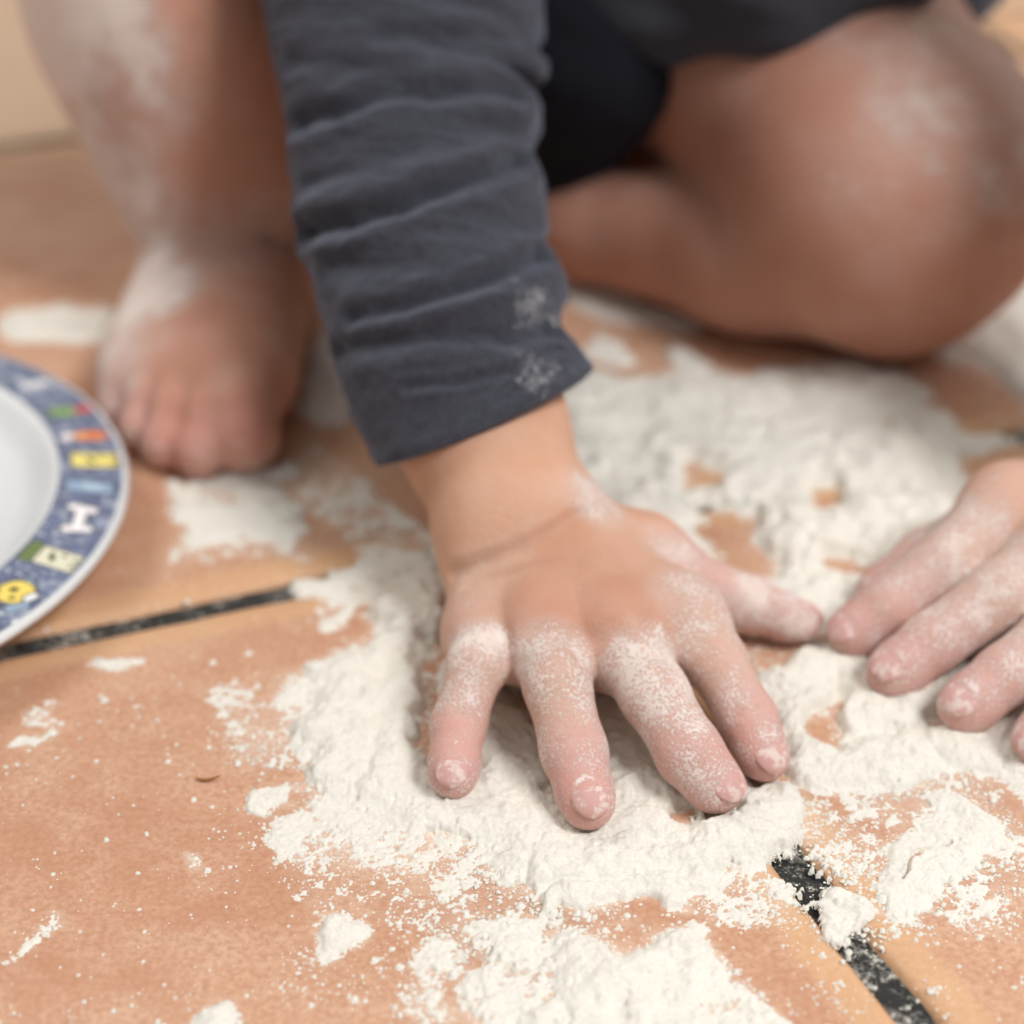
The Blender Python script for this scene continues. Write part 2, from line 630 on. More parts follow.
def stroke_dist(x, y, s):
    (p, r, k), (q, _, _) = to_ground(s[0], s[1], s[4]), to_ground(s[2], s[3], s[4])
    dx, dy = q - p
    dy /= k
    X, Y_ = x - p[0], (y - p[1]) / k
    t = np.clip((X * dx + Y_ * dy) / max(dx * dx + dy * dy, 1e-12), 0, 1)
    return np.sqrt((X - t * dx) ** 2 + (Y_ - t * dy) ** 2) / r


def flour_cover(x, y):
    """amount (0 none, .5 the edge, 1 heap) and thickness in metres"""
    wx = x + .004 * fbm(x * 90, y * 90, octaves=3, seed=41)
    wy = y + .004 * fbm(x * 90, y * 90, octaves=3, seed=57)
    cov = np.zeros_like(x)
    th = np.zeros_like(x)
    for s in S_:
        d = stroke_dist(wx, wy, s)
        a = s[5] * (1 - sstep(.55, 1.55, d))
        w = 1 - sstep(.2, 1.5, d)
        cov = np.maximum(cov, a)
        th = np.maximum(th, w * s[6] * .001)
    pl = sstep(.098, .104, np.hypot(x - PC[0], y - PC[1]))      # clear under the plate
    cov, th = cov * pl, th * pl
    for s in HOLES:
        d = stroke_dist(wx, wy, s)
        cov = cov * (1 - .80 * (1 - sstep(.3, 1.7, d)))
        th = th * (1 - .95 * (1 - sstep(.6, 1.9, d)))
    return cov, th


def flour_patch(x0, x1, y0, y1, step):
    nx, ny = int((x1 - x0) / step) + 1, int((y1 - y0) / step) + 1
    X, Yg = np.meshgrid(np.linspace(x0, x1, nx), np.linspace(y0, y1, ny), indexing='ij')
    x, y = X.ravel(), Yg.ravel()
    cov, th = flour_cover(x, y)
    n = (.50 * fbm(x * 110, y * 110, octaves=3, seed=3) + .62 * fbm(x * 450, y * 450, octaves=3, seed=11, gain=.85)
         + .35 * vnoise(x * 1500, y * 1500, seed=19))
    e = cov + .46 * n * (1 - .55 * sstep(.8, 1.1, cov)) - .50 + .03 * (cov > .6)
    lump = fbm(x * 170, y * 170, octaves=3, seed=23)
    lump2 = np.maximum(0, fbm(x * 600, y * 600, octaves=3, seed=29, gain=.6))
    grain = fbm(x * 1700, y * 1700, octaves=2, seed=31)
    el = cov - .42 + .10 * lump
    h = np.where(e > 0, .0001 + th * sstep(0, .62, el) * (1 + .30 * lump) * sstep(0, .22, e) + .00048 * lump2 * sstep(.02, .4, e)
                 + .00013 * grain * sstep(0, .3, e), -.0012 + 0 * e)
    h = np.where(e > 0, h, np.maximum(-.0012, e * .012))
    V = np.c_[x, y, h]
    i = np.arange(nx - 1)[:, None] * ny + np.arange(ny - 1)[None]
    Q = np.stack([i, i + ny, i + ny + 1, i + 1], -1).reshape(-1, 4)
    up = (h[Q] > 0).any(1)
    V, Q, _ = keep(V, Q, up)
    return V, Q


# ------------------------------------------------------------------ floor: terracotta tiles with wide black joints
cI = P(793, 858)[:2]
cJ = P(909, 1014)[:2]
aI = P(0, 648)[:2]
aJ = P(300, 585)[:2]
ang = math.atan2(*(aJ - aI)[::-1])
uA = np.array([math.cos(ang), math.sin(ang)])           # along the left joint
uC = np.array([math.sin(ang), -math.cos(ang)])          # along the right joint, towards the viewer
GW = .0064
# joint crossing under the hand
Mx = np.array([uA, -uC]).T
s_ = np.linalg.solve(Mx, cI - aI)
CROSS = aI + uA * s_[0]
TS = .306                                               # tile pitch


def build_floor():
    VT, FT, AT, DU = [], [], [], []
    off = 0
    bev = [(0.0, -.0035), (.0006, -.0012), (.0018, -.0003), (.004, 0.0)]
    for i in range(-4, 5):
        for j in range(-5, 3):
            # tile spans [0..TS] x [0..TS] in (uA, uC) from the crossing
            near = i in (-1, 0) and j in (-1, 0)
            step = .0035 if near else .02
            g0 = GW / 2
            inner = np.arange(g0 + .006, TS - g0 - .006, step)
            ax = np.concatenate([[g0 + b[0] for b in bev], inner, [TS - g0 - b[0] for b in bev[::-1]]])
            A, B = np.meshgrid(ax, ax, indexing='ij')
            edge = np.minimum(np.minimum(A, TS - A), np.minimum(B, TS - B)) - g0
            z = np.interp(edge, [b[0] for b in bev], [b[1] for b in bev])
            pos = CROSS + (A.ravel() + i * TS)[:, None] * uA + (B.ravel() + j * TS)[:, None] * uC
            wob = .0006 * fbm(pos[:, 0] * 60, pos[:, 1] * 60, octaves=3, seed=7)
            pos = pos + (sstep(.01, 0, edge.ravel()) * wob)[:, None]
            V = np.c_[pos, z.ravel()]
            V[:, 2] += .0002 * fbm(pos[:, 0] * 40, pos[:, 1] * 40, octaves=3, seed=5) * sstep(0, .01, edge.ravel())
            n = len(ax)
            k = np.arange(n - 1)[:, None] * n + np.arange(n - 1)[None]
            Q = np.stack([k, k + 1, k + n + 1, k + n], -1).reshape(-1, 4)
            el = sstep(.017, .002, edge.ravel())
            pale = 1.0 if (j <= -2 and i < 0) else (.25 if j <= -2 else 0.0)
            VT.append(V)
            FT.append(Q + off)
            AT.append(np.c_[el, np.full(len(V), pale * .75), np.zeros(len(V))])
            if near:
                cov, _ = flour_cover(V[:, 0], V[:, 1])
                m = np.clip(cov, 0, 1)
            else:
                cov, _ = flour_cover(V[:, 0], V[:, 1])
                m = np.clip(cov, 0, 1) * .7
            DU.append(np.c_[m, m, m])
            off += len(V)
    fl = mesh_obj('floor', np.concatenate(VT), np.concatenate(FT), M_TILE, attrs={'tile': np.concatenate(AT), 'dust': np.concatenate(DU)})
    # grout bed in the same object
    me = fl.data
    me.materials.append(M_GROUT)
    import bmesh
    bm = bmesh.new()
    bm.from_mesh(me)
    lo, hi = -4.2 * TS, 4.8 * TS
    vs = []
    for a, c in ((lo, -5 * TS), (4.9 * TS, -5 * TS), (4.9 * TS, 3 * TS), (lo, 3 * TS)):
        p = CROSS + uA * a + uC * c
        vs.append(bm.verts.new((p[0], p[1], -.0020)))
    f = bm.faces.new(vs)
    f.material_index = 1
    f.normal_update()
    if f.normal.z < 0: f.normal_flip()
    bm.to_mesh(me)
    bm.free()
    fl['kind'] = 'structure'
    return fl


build_floor()

# ------------------------------------------------------------------ flour
rng = np.random.default_rng(5)
parts = [flour_patch(-.112, .112, .270, .40, .00033), flour_patch(-.125, .132, .4002, .46, .0005), flour_patch(-.15, .16, .4603, .56, .0007),
         flour_patch(-.24, .26, .5605, .90, .0016), flour_patch(.1325, .20, .34, .4603, .0012)]
SV, SQ = [], []
off = 0
for v, q in parts:
    SV.append(v)
    SQ.append(q + off)
    off += len(v)


def specks(n):
    """loose grains and crumbs of flour around the heaps"""
    px = rng.uniform(-20, 1044, n * 8)
    py = rng.uniform(300, 1040, n * 8)
    g = np.array([P(a, b)[:2] for a, b in zip(px, py)])
    g = g[np.hypot(g[:, 0] - PC[0], g[:, 1] - PC[1]) > .100]
    cov, _ = flour_cover(g[:, 0], g[:, 1])
    cl = fbm(g[:, 0] * 55, g[:, 1] * 55, octaves=3, seed=77)
    cl2 = fbm(g[:, 0] * 260, g[:, 1] * 260, octaves=2, seed=78)
    near = sstep(.46, .40, g[:, 1])
    p = np.clip(.02 + (.35 + .65 * sstep(-.1, .5, cl2)) * .75 * sstep(.0, .55, cov) + .45 * np.maximum(0, cl - .05) * (.25 + .9 * near * sstep(-.12, -.02, g[:, 0])) , 0, 1)
    k = rng.uniform(size=len(g)) < p
    g = g[k]
    r = .00019 * np.exp(rng.normal(0, .6, len(g)))
    r = np.minimum(r, .0013)
    return g, r


g, r = specks(15000)
ph = np.arange(6) / 6 * 2 * math.pi
base = np.array([[math.cos(a), math.sin(a), 0] for a in ph] + [[.6 * math.cos(a + .5), .6 * math.sin(a + .5), .62] for a in ph] + [[0, 0, .85]])
tri = []
for i in range(6):
    j = (i + 1) % 6
    tri += [(i, j, 6 + i, 6 + i), (j, 6 + j, 6 + i, 6 + i), (6 + i, 6 + j, 12, 12)]
fq = []
for i in range(6):
    j = (i + 1) % 6
    fq.append((i, j, 6 + j, 6 + i))
for i in (0, 2, 4):
    fq.append((6 + i, 6 + (i + 1) % 6, 6 + (i + 2) % 6, 12))
fq = np.array(fq)
for c, rr in zip(g, r):
    jit = 1 + rng.uniform(-.3, .3, base.shape)
    v = base * jit * rr * np.array([1, 1.1, .8])
    v[:, 0] += c[0]
    v[:, 1] += c[1]
    SV.append(v)
    SQ.append(fq + off)
    off += 13
flour = mesh_obj('flour', np.concatenate(SV), np.concatenate(SQ), M_FLOUR)
tag(flour, 'white wheat flour spilled in heaps and smears over the terracotta floor', 'flour', kind='stuff')

# small husk on the tile
hp = P(208, 779)
V, Q = [], []
for i in range(9):
    t = i / 8 - .5
    w = .00042 * math.sqrt(max(0.02, 1 - (2 * t) ** 2))
    cx, cy, cz = t * .0054, -.0009 * math.cos(t * 3.0) + .0008 * t, .0003 + .0011 * t * t
    for a in range(6):
        an = a / 6 * 2 * math.pi
        V.append(hp + np.array([cx, cy + w * math.cos(an), cz + w * .7 * math.sin(an) + .0002]))
for i in range(8):
    for a in range(6):
        b = (a + 1) % 6
        Q.append((i * 6 + a, i * 6 + b, (i + 1) * 6 + b, (i + 1) * 6 + a))
Q = np.array(Q)
tag(mesh_obj('crumb', V, Q, M_CRUMB), 'tiny curved brown crumb lying on the bare tile left of the flour', 'crumb')

# ------------------------------------------------------------------ plate


def build_plate():
    root = bpy.data.objects.new('plate', None)
    COL.objects.link(root)
    root.location = PC
    tag(root, 'white child\'s plate with a blue-grey patterned rim, half out of the photo at left', 'plate')
    # porcelain body: closed profile turned round
    top = [(0, .0060), (.045, .0062), (WELL - .010, .0082), (WELL - .005, .0112), (WELL - .0022, .0146), (WELL, .0160)]
    lip = [(PR - .0005, .0136), (PR + .0006, .0132), (PR + .0009, .0122), (PR + .0002, .0112)]
    bot = [(WELL + .002, .0125), (WELL - .003, .0085), (WELL - .008, .0032), (WELL - .012, .0), (WELL - .016, .0002), (WELL - .018, .0022), (0, .0022)]
    prof = top + [(WELL + (PR - WELL) * k / 6, .0160 - .0024 * k / 6) for k in range(1, 6)] + lip + bot
    n = 160
    V = [(r_ * math.cos(a), r_ * math.sin(a), z) for r_, z in prof for a in np.arange(n) / n * 2 * math.pi]
    Q = []
    for i in range(len(prof) - 1):
        for a in range(n):
            b = (a + 1) % n
            Q.append((i * n + a, i * n + b, (i + 1) * n + b, (i + 1) * n + a))
    Q = np.array(Q)[:, ::-1]
    o = mesh_obj('plate_body', V, Q, M_WHITE, root)
    # printed rim band, laid on the sloping rim
    na, nr = 3000, 90
    A, R = np.meshgrid(np.linspace(-math.pi, math.pi, na), np.linspace(WELL + .0004, PR - .0007, nr), indexing='ij')
    z = .0160 - .0024 * (R - WELL) / (PR - WELL) + .00012
    x, y = R * np.cos(A), R * np.sin(A)
    V = np.c_[x.ravel(), y.ravel(), z.ravel()]
    k = np.arange(na - 1)[:, None] * nr + np.arange(nr - 1)[None]
    Q = np.stack([k, k + nr, k + nr + 1, k + 1], -1).reshape(-1, 4)
    xf, yf = V[:, 0], V[:, 1]
    L = lambda *c: np.array(lin(*c)[:3])
    mott = fbm(xf * 420, yf * 420, octaves=4, seed=91)[:, None]
    c = L(104, 114, 140) * (1 + .22 * mott)
    pale = sstep(.35, .75, fbm(xf * 260, yf * 260, octaves=3, seed=95))[:, None]
    c = c * (1 - .35 * pale) + L(200, 205, 215) * .35 * pale
    fleck = sstep(.62, .8, fbm(xf * 800, yf * 800, octaves=2, seed=97))[:, None]
    c = c * (1 - .5 * fleck) + L(225, 228, 232) * .5 * fleck
    st = {'c': c}
    RM = (WELL + PR) / 2

    def local(deg):
        """coordinates in mm in a frame whose v axis points outwards on the rim at this angle"""
        a = math.radians(deg)
        u = (-math.sin(a), math.cos(a))
        w = (math.cos(a), math.sin(a))
        px, py = xf - RM * w[0], yf - RM * w[1]
        return (px * u[0] + py * u[1]) * 1000, (px * w[0] + py * w[1]) * 1000

    def put(mask, col):
        m = np.clip(mask, 0, 1)[:, None]
        st['c'] = st['c'] * (1 - m) + L(*col) * m

    def soft(d, w=.25):
        return 1 - sstep(-w, w, d)

    def caps(u, v, a, b, r_):
        ab = (b[0] - a[0], b[1] - a[1])
        t = np.clip(((u - a[0]) * ab[0] + (v - a[1]) * ab[1]) / max(ab[0] ** 2 + ab[1] ** 2, 1e-9), 0, 1)
        return np.hypot(u - a[0] - t * ab[0], v - a[1] - t * ab[1]) - r_

    def box(u, v, cu, cv, hu, hv, r_=.5):
        qx, qy = np.abs(u - cu) - hu + r_, np.abs(v - cv) - hv + r_
        return np.hypot(np.maximum(qx, 0), np.maximum(qy, 0)) + np.minimum(np.maximum(qx, qy), 0) - r_

    def outlined(d, col, line=(40, 44, 58), w=.45):
        put(soft(d - w), line)
        put(soft(d), col)

    def bone(deg, rot=0):
        u, v = local(deg)
        cr, sr = math.cos(rot), math.sin(rot)
        u, v = u * cr + v * sr, -u * sr + v * cr
        d = caps(u, v, (-4.2, 0), (4.2, 0), 1.25)
        for s in (-1, 1):
            d = np.minimum(d, caps(u, v, (s * 4.8, -2.3), (s * 4.0, 2.4), 1.3))
        outlined(d, (246, 240, 238))

    def bluefish(deg):
        u, v = local(deg)
        outlined(box(u, v, 0, 0, 2.4, 6.0, 1.6), (150, 172, 196), (84, 96, 124), .5)
        put(soft(caps(u, v, (0, -6.5), (0, -6.0), .7)), (34, 44, 52))
        put(soft(caps(u, v, (1.2, 5.6), (0, 6.4), .7)), (34, 48, 52))
        put(soft(caps(u, v, (0, -1), (0, 2), .9)), (196, 214, 224))

    def tower(deg, col, band=None):
        u, v = local(deg)
        d = np.minimum(box(u, v, 0, 0, 3.4, 4.6, .4), box(u, v, -2.4, 5.2, .9, 1.2, .2))
        d = np.minimum(d, box(u, v, 2.4, 5.2, .9, 1.2, .2))
        d = np.minimum(d, box(u, v, 0, 5.2, .8, 1.2, .2))
        outlined(d, col)
        put(soft(caps(u, v, (-.8, .4), (1.2, -.4), .7)), (92, 94, 70))
        put(soft(caps(u, v, (1.9, 2.0), (1.9, 2.6), .5)), (110, 112, 84))
        if band:
            outlined(box(u, v, 0, -5.2, 3.9, 1.5, .6), band)
            for s in (-2, 0, 2):
                put(soft(caps(u, v, (s, -5.6), (s, -4.9), .35)), (60, 74, 44))

    def blobs(deg, items):
        u, v = local(deg)
        for a, b, r_, col, ln in items:
            d = caps(u, v, a, b, r_)
            if ln: outlined(d, col)
            else: put(soft(d), col)

    def critter(deg, body, ear):
        blobs(deg, [((-4.6, 3.2), (-1.5, 4.6), 1.3, (150, 172, 192), True), ((4.2, 2.6), (5.6, .2), .9, (160, 180, 198), True),
                    ((-5.6, -.6), (-3.2, -3.6), 1.0, (150, 172, 192), True), ((0, 0), (1.4, .6), 3.6, body, True),
                    ((.4, 3.9), (2.2, 4.4), .9, (240, 240, 238), True), ((-1.6, 1.0), (-1.2, 1.2), .55, (52, 48, 44), False),
                    ((1.0, -.6), (1.5, -.3), .8, (52, 48, 44), False), ((-2.4, -2.6), (-.4, -3.3), .6, ear, False)])

    def at(px, py):
        q = P(px, py, .0148) - PC
        return math.degrees(math.atan2(q[1], q[0]))

    bone(at(83, 519), -.1)
    tower(at(53, 558), (226, 222, 196), (122, 140, 84))
    critter(at(8, 592), (240, 214, 110), (180, 150, 70))
    bluefish(at(93, 487))
    tower(at(95, 460), (240, 222, 130))
    blobs(at(85, 436), [((-.6, -4.6), (.6, -3.2), 1.5, (240, 226, 220), False), ((0, .2), (0, 3.6), 2.5, (226, 128, 64), False),
               ((-.6, -1), (.6, 0), 1.3, (244, 168, 110), False)])
    blobs(at(65, 412), [((0, -2.6), (0, .6), 2.6, (134, 166, 100), False), ((.5, -4.6), (.6, -4.2), 1.1, (82, 106, 64), False),
               ((0, 4.2), (0, 5.0), 2.0, (206, 72, 62), False)])
    blobs(at(20, 390), [((0, -1), (0, 3), 2.0, (226, 224, 222), False), ((3, -1), (4, -1), 1.2, (200, 206, 214), False)])
    for dg in range(80, 290, 19):
        [bone, lambda q: tower(q, (226, 222, 196), (122, 140, 84)), lambda q: critter(q, (240, 214, 110), (180, 150, 70)),
         bluefish, lambda q: tower(q, (240, 222, 130))][(dg // 19) % 5](dg)
    for dg, rr in ((-1, 8.6), (-5, 9.3), (15, 7.6), (31, 8.6), (-33, 7), (-50, 7), (-17, 8.8), (45, 8), (52, -5), (0, 9.2)):
        u, v = local(dg)
        put(soft(caps(u, v, (0, rr), (.5, rr + .3), .75), .5), (222, 224, 230))
    mesh_obj('rim_print', V, Q, make_print(), root, attrs={'print': st['c']})
    return root


build_plate()

# ------------------------------------------------------------------ the child
child = bpy.data.objects.new('person', None)
child.location = (0, 0, 0)
COL.objects.link(child)
tag(child, 'barefoot toddler in dark grey top and black shorts kneeling with both hands in flour', 'person')
C3 = lambda p: np.array(p, float)

# joint table (photo position, height) -> place
WR = P(524, 536, .024)
ELB = Y(392, -45, .555)
SHR = C3((-.060, .635, .285))
SHL = C3((.105, .625, .285))
WL = P(1200, 492, .026)
ELL = C3((.180, .500, .135))
PEL = C3((.005, .745, .125))
KNR = C3((-.128, .585, .205))
HIPR = C3((-.045, .735, .125))
ANR = Y(233, 236, .585)
KNL = P(888, 190, .046)
HIPL = C3((.034, .725, .112))

FINGERS_R = {
    'pinky': [(486, 628, .0160, .0066), (477, 664, .0180, .0060), (458, 726, .0095, .0055), (453, 775, .0060, .0050)],
    'ring': [(543, 632, .0195, .0076), (557, 684, .0190, .0068), (574, 752, .0100, .0066), (588, 803, .0063, .0055)],
    'middle': [(616, 632, .0205, .0080), (654, 694, .0170, .0070), (690, 754, .0105, .0067), (717, 786, .0065, .0056)],
    'index': [(680, 618, .0190, .0080), (716, 662, .0165, .0064), (748, 720, .0095, .0060), (765, 757, .0060, .0051)],
    'thumb': [(640, 566, .0150, .0110), (682, 586, .0125, .0082), (748, 604, .0085, .0064), (800, 621, .0065, .0048)],
}
FINGERS_L = {
    'thumb': [(1052, 520, .0170, .0100), (985, 530, .0135, .0074), (925, 556, .0085, .0064), (880, 590, .0060, .0050)],
    'index': [(1010, 508, .0230, .0092), (945, 566, .0175, .0074), (888, 607, .0110, .0066), (853, 632, .0065, .0058)],
    'middle': [(1070, 548, .0220, .0090), (1000, 596, .0175, .0076), (932, 643, .0105, .0067), (893, 672, .0065, .0060)],
    'ring': [(1110, 600, .0200, .0086), (1060, 632, .0160, .0072), (1005, 676, .0100, .0066), (965, 706, .0062, .0060)],
    'pinky': [(1130, 650, .0170, .0080), (1100, 676, .0140, .0064), (1060, 712, .0095, .0058), (1035, 740, .0058, .0050)],
}
NAILS = []
NC = []


def hand(F, wrist, elbow, fingers, palm_w, thumb_root):
    """palm from wrist to knuckles, each finger a chain joined to the palm only"""
    ch = {}
    for nm, js in fingers.items():
        ch[nm] = [(P(a, b, z), r_) for a, b, z, r_ in js]
    f4 = [ch[n][0] for n in ('pinky', 'ring', 'middle', 'index')]
    across = ch['index'][0][0] - ch['pinky'][0][0]
    across = across - [0, 0, across[2]]
    across /= np.linalg.norm(across)
    palm = np.full_like(F.d, .05)
    for i, (kp, kr) in enumerate(f4):
        w = wrist + across * palm_w * (i - 1.5) / 1.5 * .0055
        F.cone(w - [0, 0, .002], kp - [0, 0, .0015], .0135, kr * 1.14, .007, palm)
    F.cone(wrist + across * .006 - [0, 0, .003], ch['thumb'][0][0], .0130, ch['thumb'][0][1], .007, palm)
    for a, b in zip(f4[:-1], f4[1:]):
        F.cone(a[0] * .97 + wrist * .03 - [0, 0, .003], b[0] * .97 + wrist * .03 - [0, 0, .003], .0085, .0085, .006, palm)
    pts = [wrist] + list(elbow)
    for i, (a, b) in enumerate(zip(pts[:-1], pts[1:])):
        F.cone(a, b, .0172 if i == 0 else .0186, .0186, .008, palm)
    out = np.full_like(F.d, .05)
    for nm, js in ch.items():
        fd = np.full_like(F.d, .05)
        for (a, ra), (b, rb) in zip(js[:-1], js[1:]):
            F.cone(a, b, ra, rb, .0025, fd)
        # pads and joints
        t = js[-1][0] - js[-2][0]
        F.blob(js[-1][0] - t * .25 - [0, 0, .0006], js[-1][1] * 1.05, .002, fd)
        k = .0075
        h = np.clip(.5 + .5 * (palm - fd) / k, 0, 1)
        u = palm * (1 - h) + fd * h - k * h * (1 - h)
        out = np.minimum(out, u)
    F.d = out
    return ch


def nail(tip, prev, r_, up=(0, 0, 1), L=.0078, W=.92):
    t = tip - prev
    t = t / np.linalg.norm(t)
    n = np.array(up, float)
    n = n - t * (n @ t)
    n /= np.linalg.norm(n)
    b = np.cross(t, n)
    R = r_ * 1.04
    L *= .92
    V = []
    NC.append((tip + t * .0017 + n * R, .5 * L))
    nu, nv = 18, 18
    for layer, dr in ((0, 0.0), (1, -.0006)):
        for i in range(nu + 1):
            for j in range(nv + 1):
                a, c = (i / nu * 2 - 1), (j / nv * 2 - 1)
                # squircle outline
                sq = a * math.sqrt(max(0, 1 - .36 * c * c)), c * math.sqrt(max(0, 1 - .36 * a * a))
                phi = sq[0] * W
                s = sq[1] * L / 2 * 1.05 + .0017
                rr = R + dr - .0002 + .00045 * (sq[1] + 1) / 2 - (.00025 if layer == 0 and max(abs(a), abs(c)) > .99 else 0)
                lift = math.sqrt(max(.0, rr * rr - max(0, s) ** 2 * .82)) if s > 0 else rr
                V.append(tip + t * s + (n * math.cos(phi) + b * math.sin(phi)) * lift)
    m = (nu + 1) * (nv + 1)
    Q = []
    for i in range(nu):
        for j in range(nv):
            q = (i * (nv + 1) + j, (i + 1) * (nv + 1) + j, (i + 1) * (nv + 1) + j + 1, i * (nv + 1) + j + 1)
            Q.append(q[::-1])
            Q.append(tuple(x + m for x in q))
    ring = [(i, 0) for i in range(nu)] + [(nu, j) for j in range(nv)] + [(i, nv) for i in range(nu, 0, -1)] + [(0, j) for j in range(nv, 0, -1)]
    ids = [i * (nv + 1) + j for i, j in ring]
    for a, c in zip(ids, ids[1:] + ids[:1]):
        Q.append((a, c, c + m, a + m))
    NAILS.append((np.array(V), np.array(Q)))


BV, BQ, BT = [], [], []


def add_body(V, Q, tint):
    off = sum(len(v) for v in BV)
    BV.append(V)
    BQ.append(Q + off)
    BT.append(tint)


def finger_tint(V, ch, back_pts, base_flour=.25, vis=1.0):
    pink = np.zeros(len(V))
    fl = np.full(len(V), base_flour)
    for nm, js in ch.items():
        tot = sum(np.linalg.norm(js[i + 1][0] - js[i][0]) for i in range(len(js) - 1))
        s0 = 0
        for (a, ra), (b, rb) in zip(js[:-1], js[1:]):
            d, t = seg_dist(V, a, b)
            L = np.linalg.norm(b - a)
            s = (s0 + t * L) / tot
            s0 += L
            m = sstep(1.7, 1.1, d / (ra + (rb - ra) * t))
            pink = np.maximum(pink, m * (.25 + .75 * sstep(.35, 1.0, s)))
            fl = np.maximum(fl, m * (base_flour + (.62 - base_flour) * sstep(.0, .30, s) - .07 * sstep(.6, .85, s)))
    return pink, fl


# right hand and forearm (centre of the photo)
axis = ELB - WR


def arm_y(px, py):
    d = ray(px, py)                      # sight line meets the plane holding the forearm axis and the x direction
    n = np.cross(axis, [1, 0, 0])
    t = ((WR - C3((0, 0, CAM_H))) @ n) / (d @ n)
    return C3((0, 0, CAM_H)) + d * t


ARM_M, ARM_U = arm_y(480, 425), arm_y(425, 215)
F = Field((-.055, .310, -.002), (.090, .500, .090), .00065)
chR = hand(F, WR, [ARM_M, ARM_U], FINGERS_R, 1.0, None)
# wrist fold, knuckle dimples, tendon hollows
up_ = lambda px, py, z: P(px, py, z)
WCR = [F.hit(*q) for q in ((450, 574), (470, 567), (500, 556), (530, 544), (560, 528), (584, 512), (598, 502))]
F.groove(WCR[:-1], .0026, .0016)
F.groove([F.hit(*q) for q in ((468, 585), (505, 577), (545, 568), (575, 562))], .0008, .0018)
for p, q in (((508, 660), (500, 632)), ((584, 660), (574, 632)), ((654, 652), (650, 622))):
    F.groove([F.hit(*p), F.hit(*q)], .0014, .0020)
for p in (((528, 632), (545, 628), (560, 634)), ((598, 640), (615, 632), (632, 636)), ((478, 640), (490, 642))):
    F.groove([F.hit(*c_) for c_ in p], .0007, .0022)
for nm, js in chR.items():
    for k_, dd in ((1, .0004), (2, .00045)):
        if k_ >= len(js): continue
        c_, r_ = js[k_]
        t = js[k_ + 1][0] - js[k_][0] if k_ + 1 < len(js) else js[k_][0] - js[k_ - 1][0]
        t /= np.linalg.norm(t)
        n = np.array([0, 0, 1.0]); n -= t * (n @ t); n /= np.linalg.norm(n)
        b = np.cross(t, n)
        for s in (-.0012, .0012):
            F.groove([c_ + n * r_ * .8 + b * r_ * .6 + t * s, c_ + n * r_ * 1.04 + t * s, c_ + n * r_ * .8 - b * r_ * .6 + t * s], dd, .0006)
V, Q = F.mesh(2)
pink, fl = finger_tint(V, chR, None, .30)
arm = sstep(WR[1] - .004, WR[1] + .008, V[:, 1] + (V[:, 2] - .03) * .3)
fl = fl * (1 - arm * .75)
fl = fl + .14 * fbm(V[:, 0] * 90, V[:, 1] * 90, V[:, 2] * 90, octaves=3, seed=101) * (1 - arm)
for q_, r2, a_ in (((596, 494), .010, .45), ((672, 556), .010, .4), ((460, 600), .012, .25), ((700, 590), .012, .4)):
    fl = np.maximum(fl, a_ + .2) * sstep(r2 * 1.3, r2 * .4, np.linalg.norm(V - F.hit(*q_), axis=1)) + fl * (1 - sstep(r2 * 1.3, r2 * .4, np.linalg.norm(V - F.hit(*q_), axis=1)))
thumb_m = sstep(.02, .008, seg_dist(V, chR['thumb'][1][0], chR['thumb'][3][0])[0])
pink = np.maximum(pink, .8 * thumb_m)
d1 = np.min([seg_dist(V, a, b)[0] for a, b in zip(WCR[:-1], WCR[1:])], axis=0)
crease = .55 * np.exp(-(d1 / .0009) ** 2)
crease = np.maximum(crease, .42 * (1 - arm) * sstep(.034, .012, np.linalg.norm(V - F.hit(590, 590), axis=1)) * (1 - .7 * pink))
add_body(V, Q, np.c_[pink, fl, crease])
for nm in ('pinky', 'ring', 'middle', 'index'):
    js = chR[nm]
    side = js[-1][0] - js[-2][0]
    nail(js[-1][0], js[-2][0], js[-1][1], (0.0, -.05, 1), .0078 if nm != 'pinky' else .0066, .88)
nail(chR['thumb'][3][0], chR['thumb'][2][0], chR['thumb'][3][1], (.25, .75, .8), .0075, .85)

# left hand (right edge of the photo)
F = Field((.060, .310, -.002), (.215, .49, .10), .0009)
chL = hand(F, WL, [WL * .5 + ELL * .5, WL * .2 + ELL * .8], FINGERS_L, 1.0, None)
V, Q = F.mesh(2)
pink, fl = finger_tint(V, chL, None, .42)
add_body(V, Q, np.c_[pink, fl, 0 * fl])
for nm in ('index', 'middle', 'ring', 'pinky'):
    js = chL[nm]
    nail(js[-1][0], js[-2][0], js[-1][1], (-.15, -.25, 1), .0075, .88)
nail(chL['thumb'][3][0], chL['thumb'][2][0], chL['thumb'][3][1], (-.2, .8, .6), .0075, .85)

# right lower leg and foot (left of the photo)
F = Field((-.195, .445, -.002), (-.030, .675, .235), .0014)
TOES = [[(248, 388, .0150, .0118), (244, 436, .0090, .0086)], [(222, 384, .0150, .0120), (199, 450, .0070, .0064)],
        [(186, 380, .0135, .0115), (165, 444, .0064, .0060)], [(156, 378, .0120, .0108), (140, 428, .0060, .0055)],
        [(130, 376, .0105, .0100), (119, 409, .0058, .0055)]]
chF = {}
fd0 = np.full_like(F.d, .05)
heel = C3((ANR[0] + .002, ANR[1] + .022, .019))
F.cone(ANR, heel, .0215, .0180, .012, fd0)
for i, js in enumerate(TOES):
    a = P(*js[0][:3])
    w = ANR + C3((.007 - .0035 * i, -.012, -.010))
    F.cone(w, a + (w - a) * .12, .0150, js[0][3], .007, fd0)
    F.cone(heel + C3((.004 - .003 * i, 0, -.002)), a - [0, 0, .002], .0150, js[0][3] * .8, .010, fd0)
SH1 = Y(206, 150, .582)
SH2 = Y(168, 10, .588)
KN_ = KNR
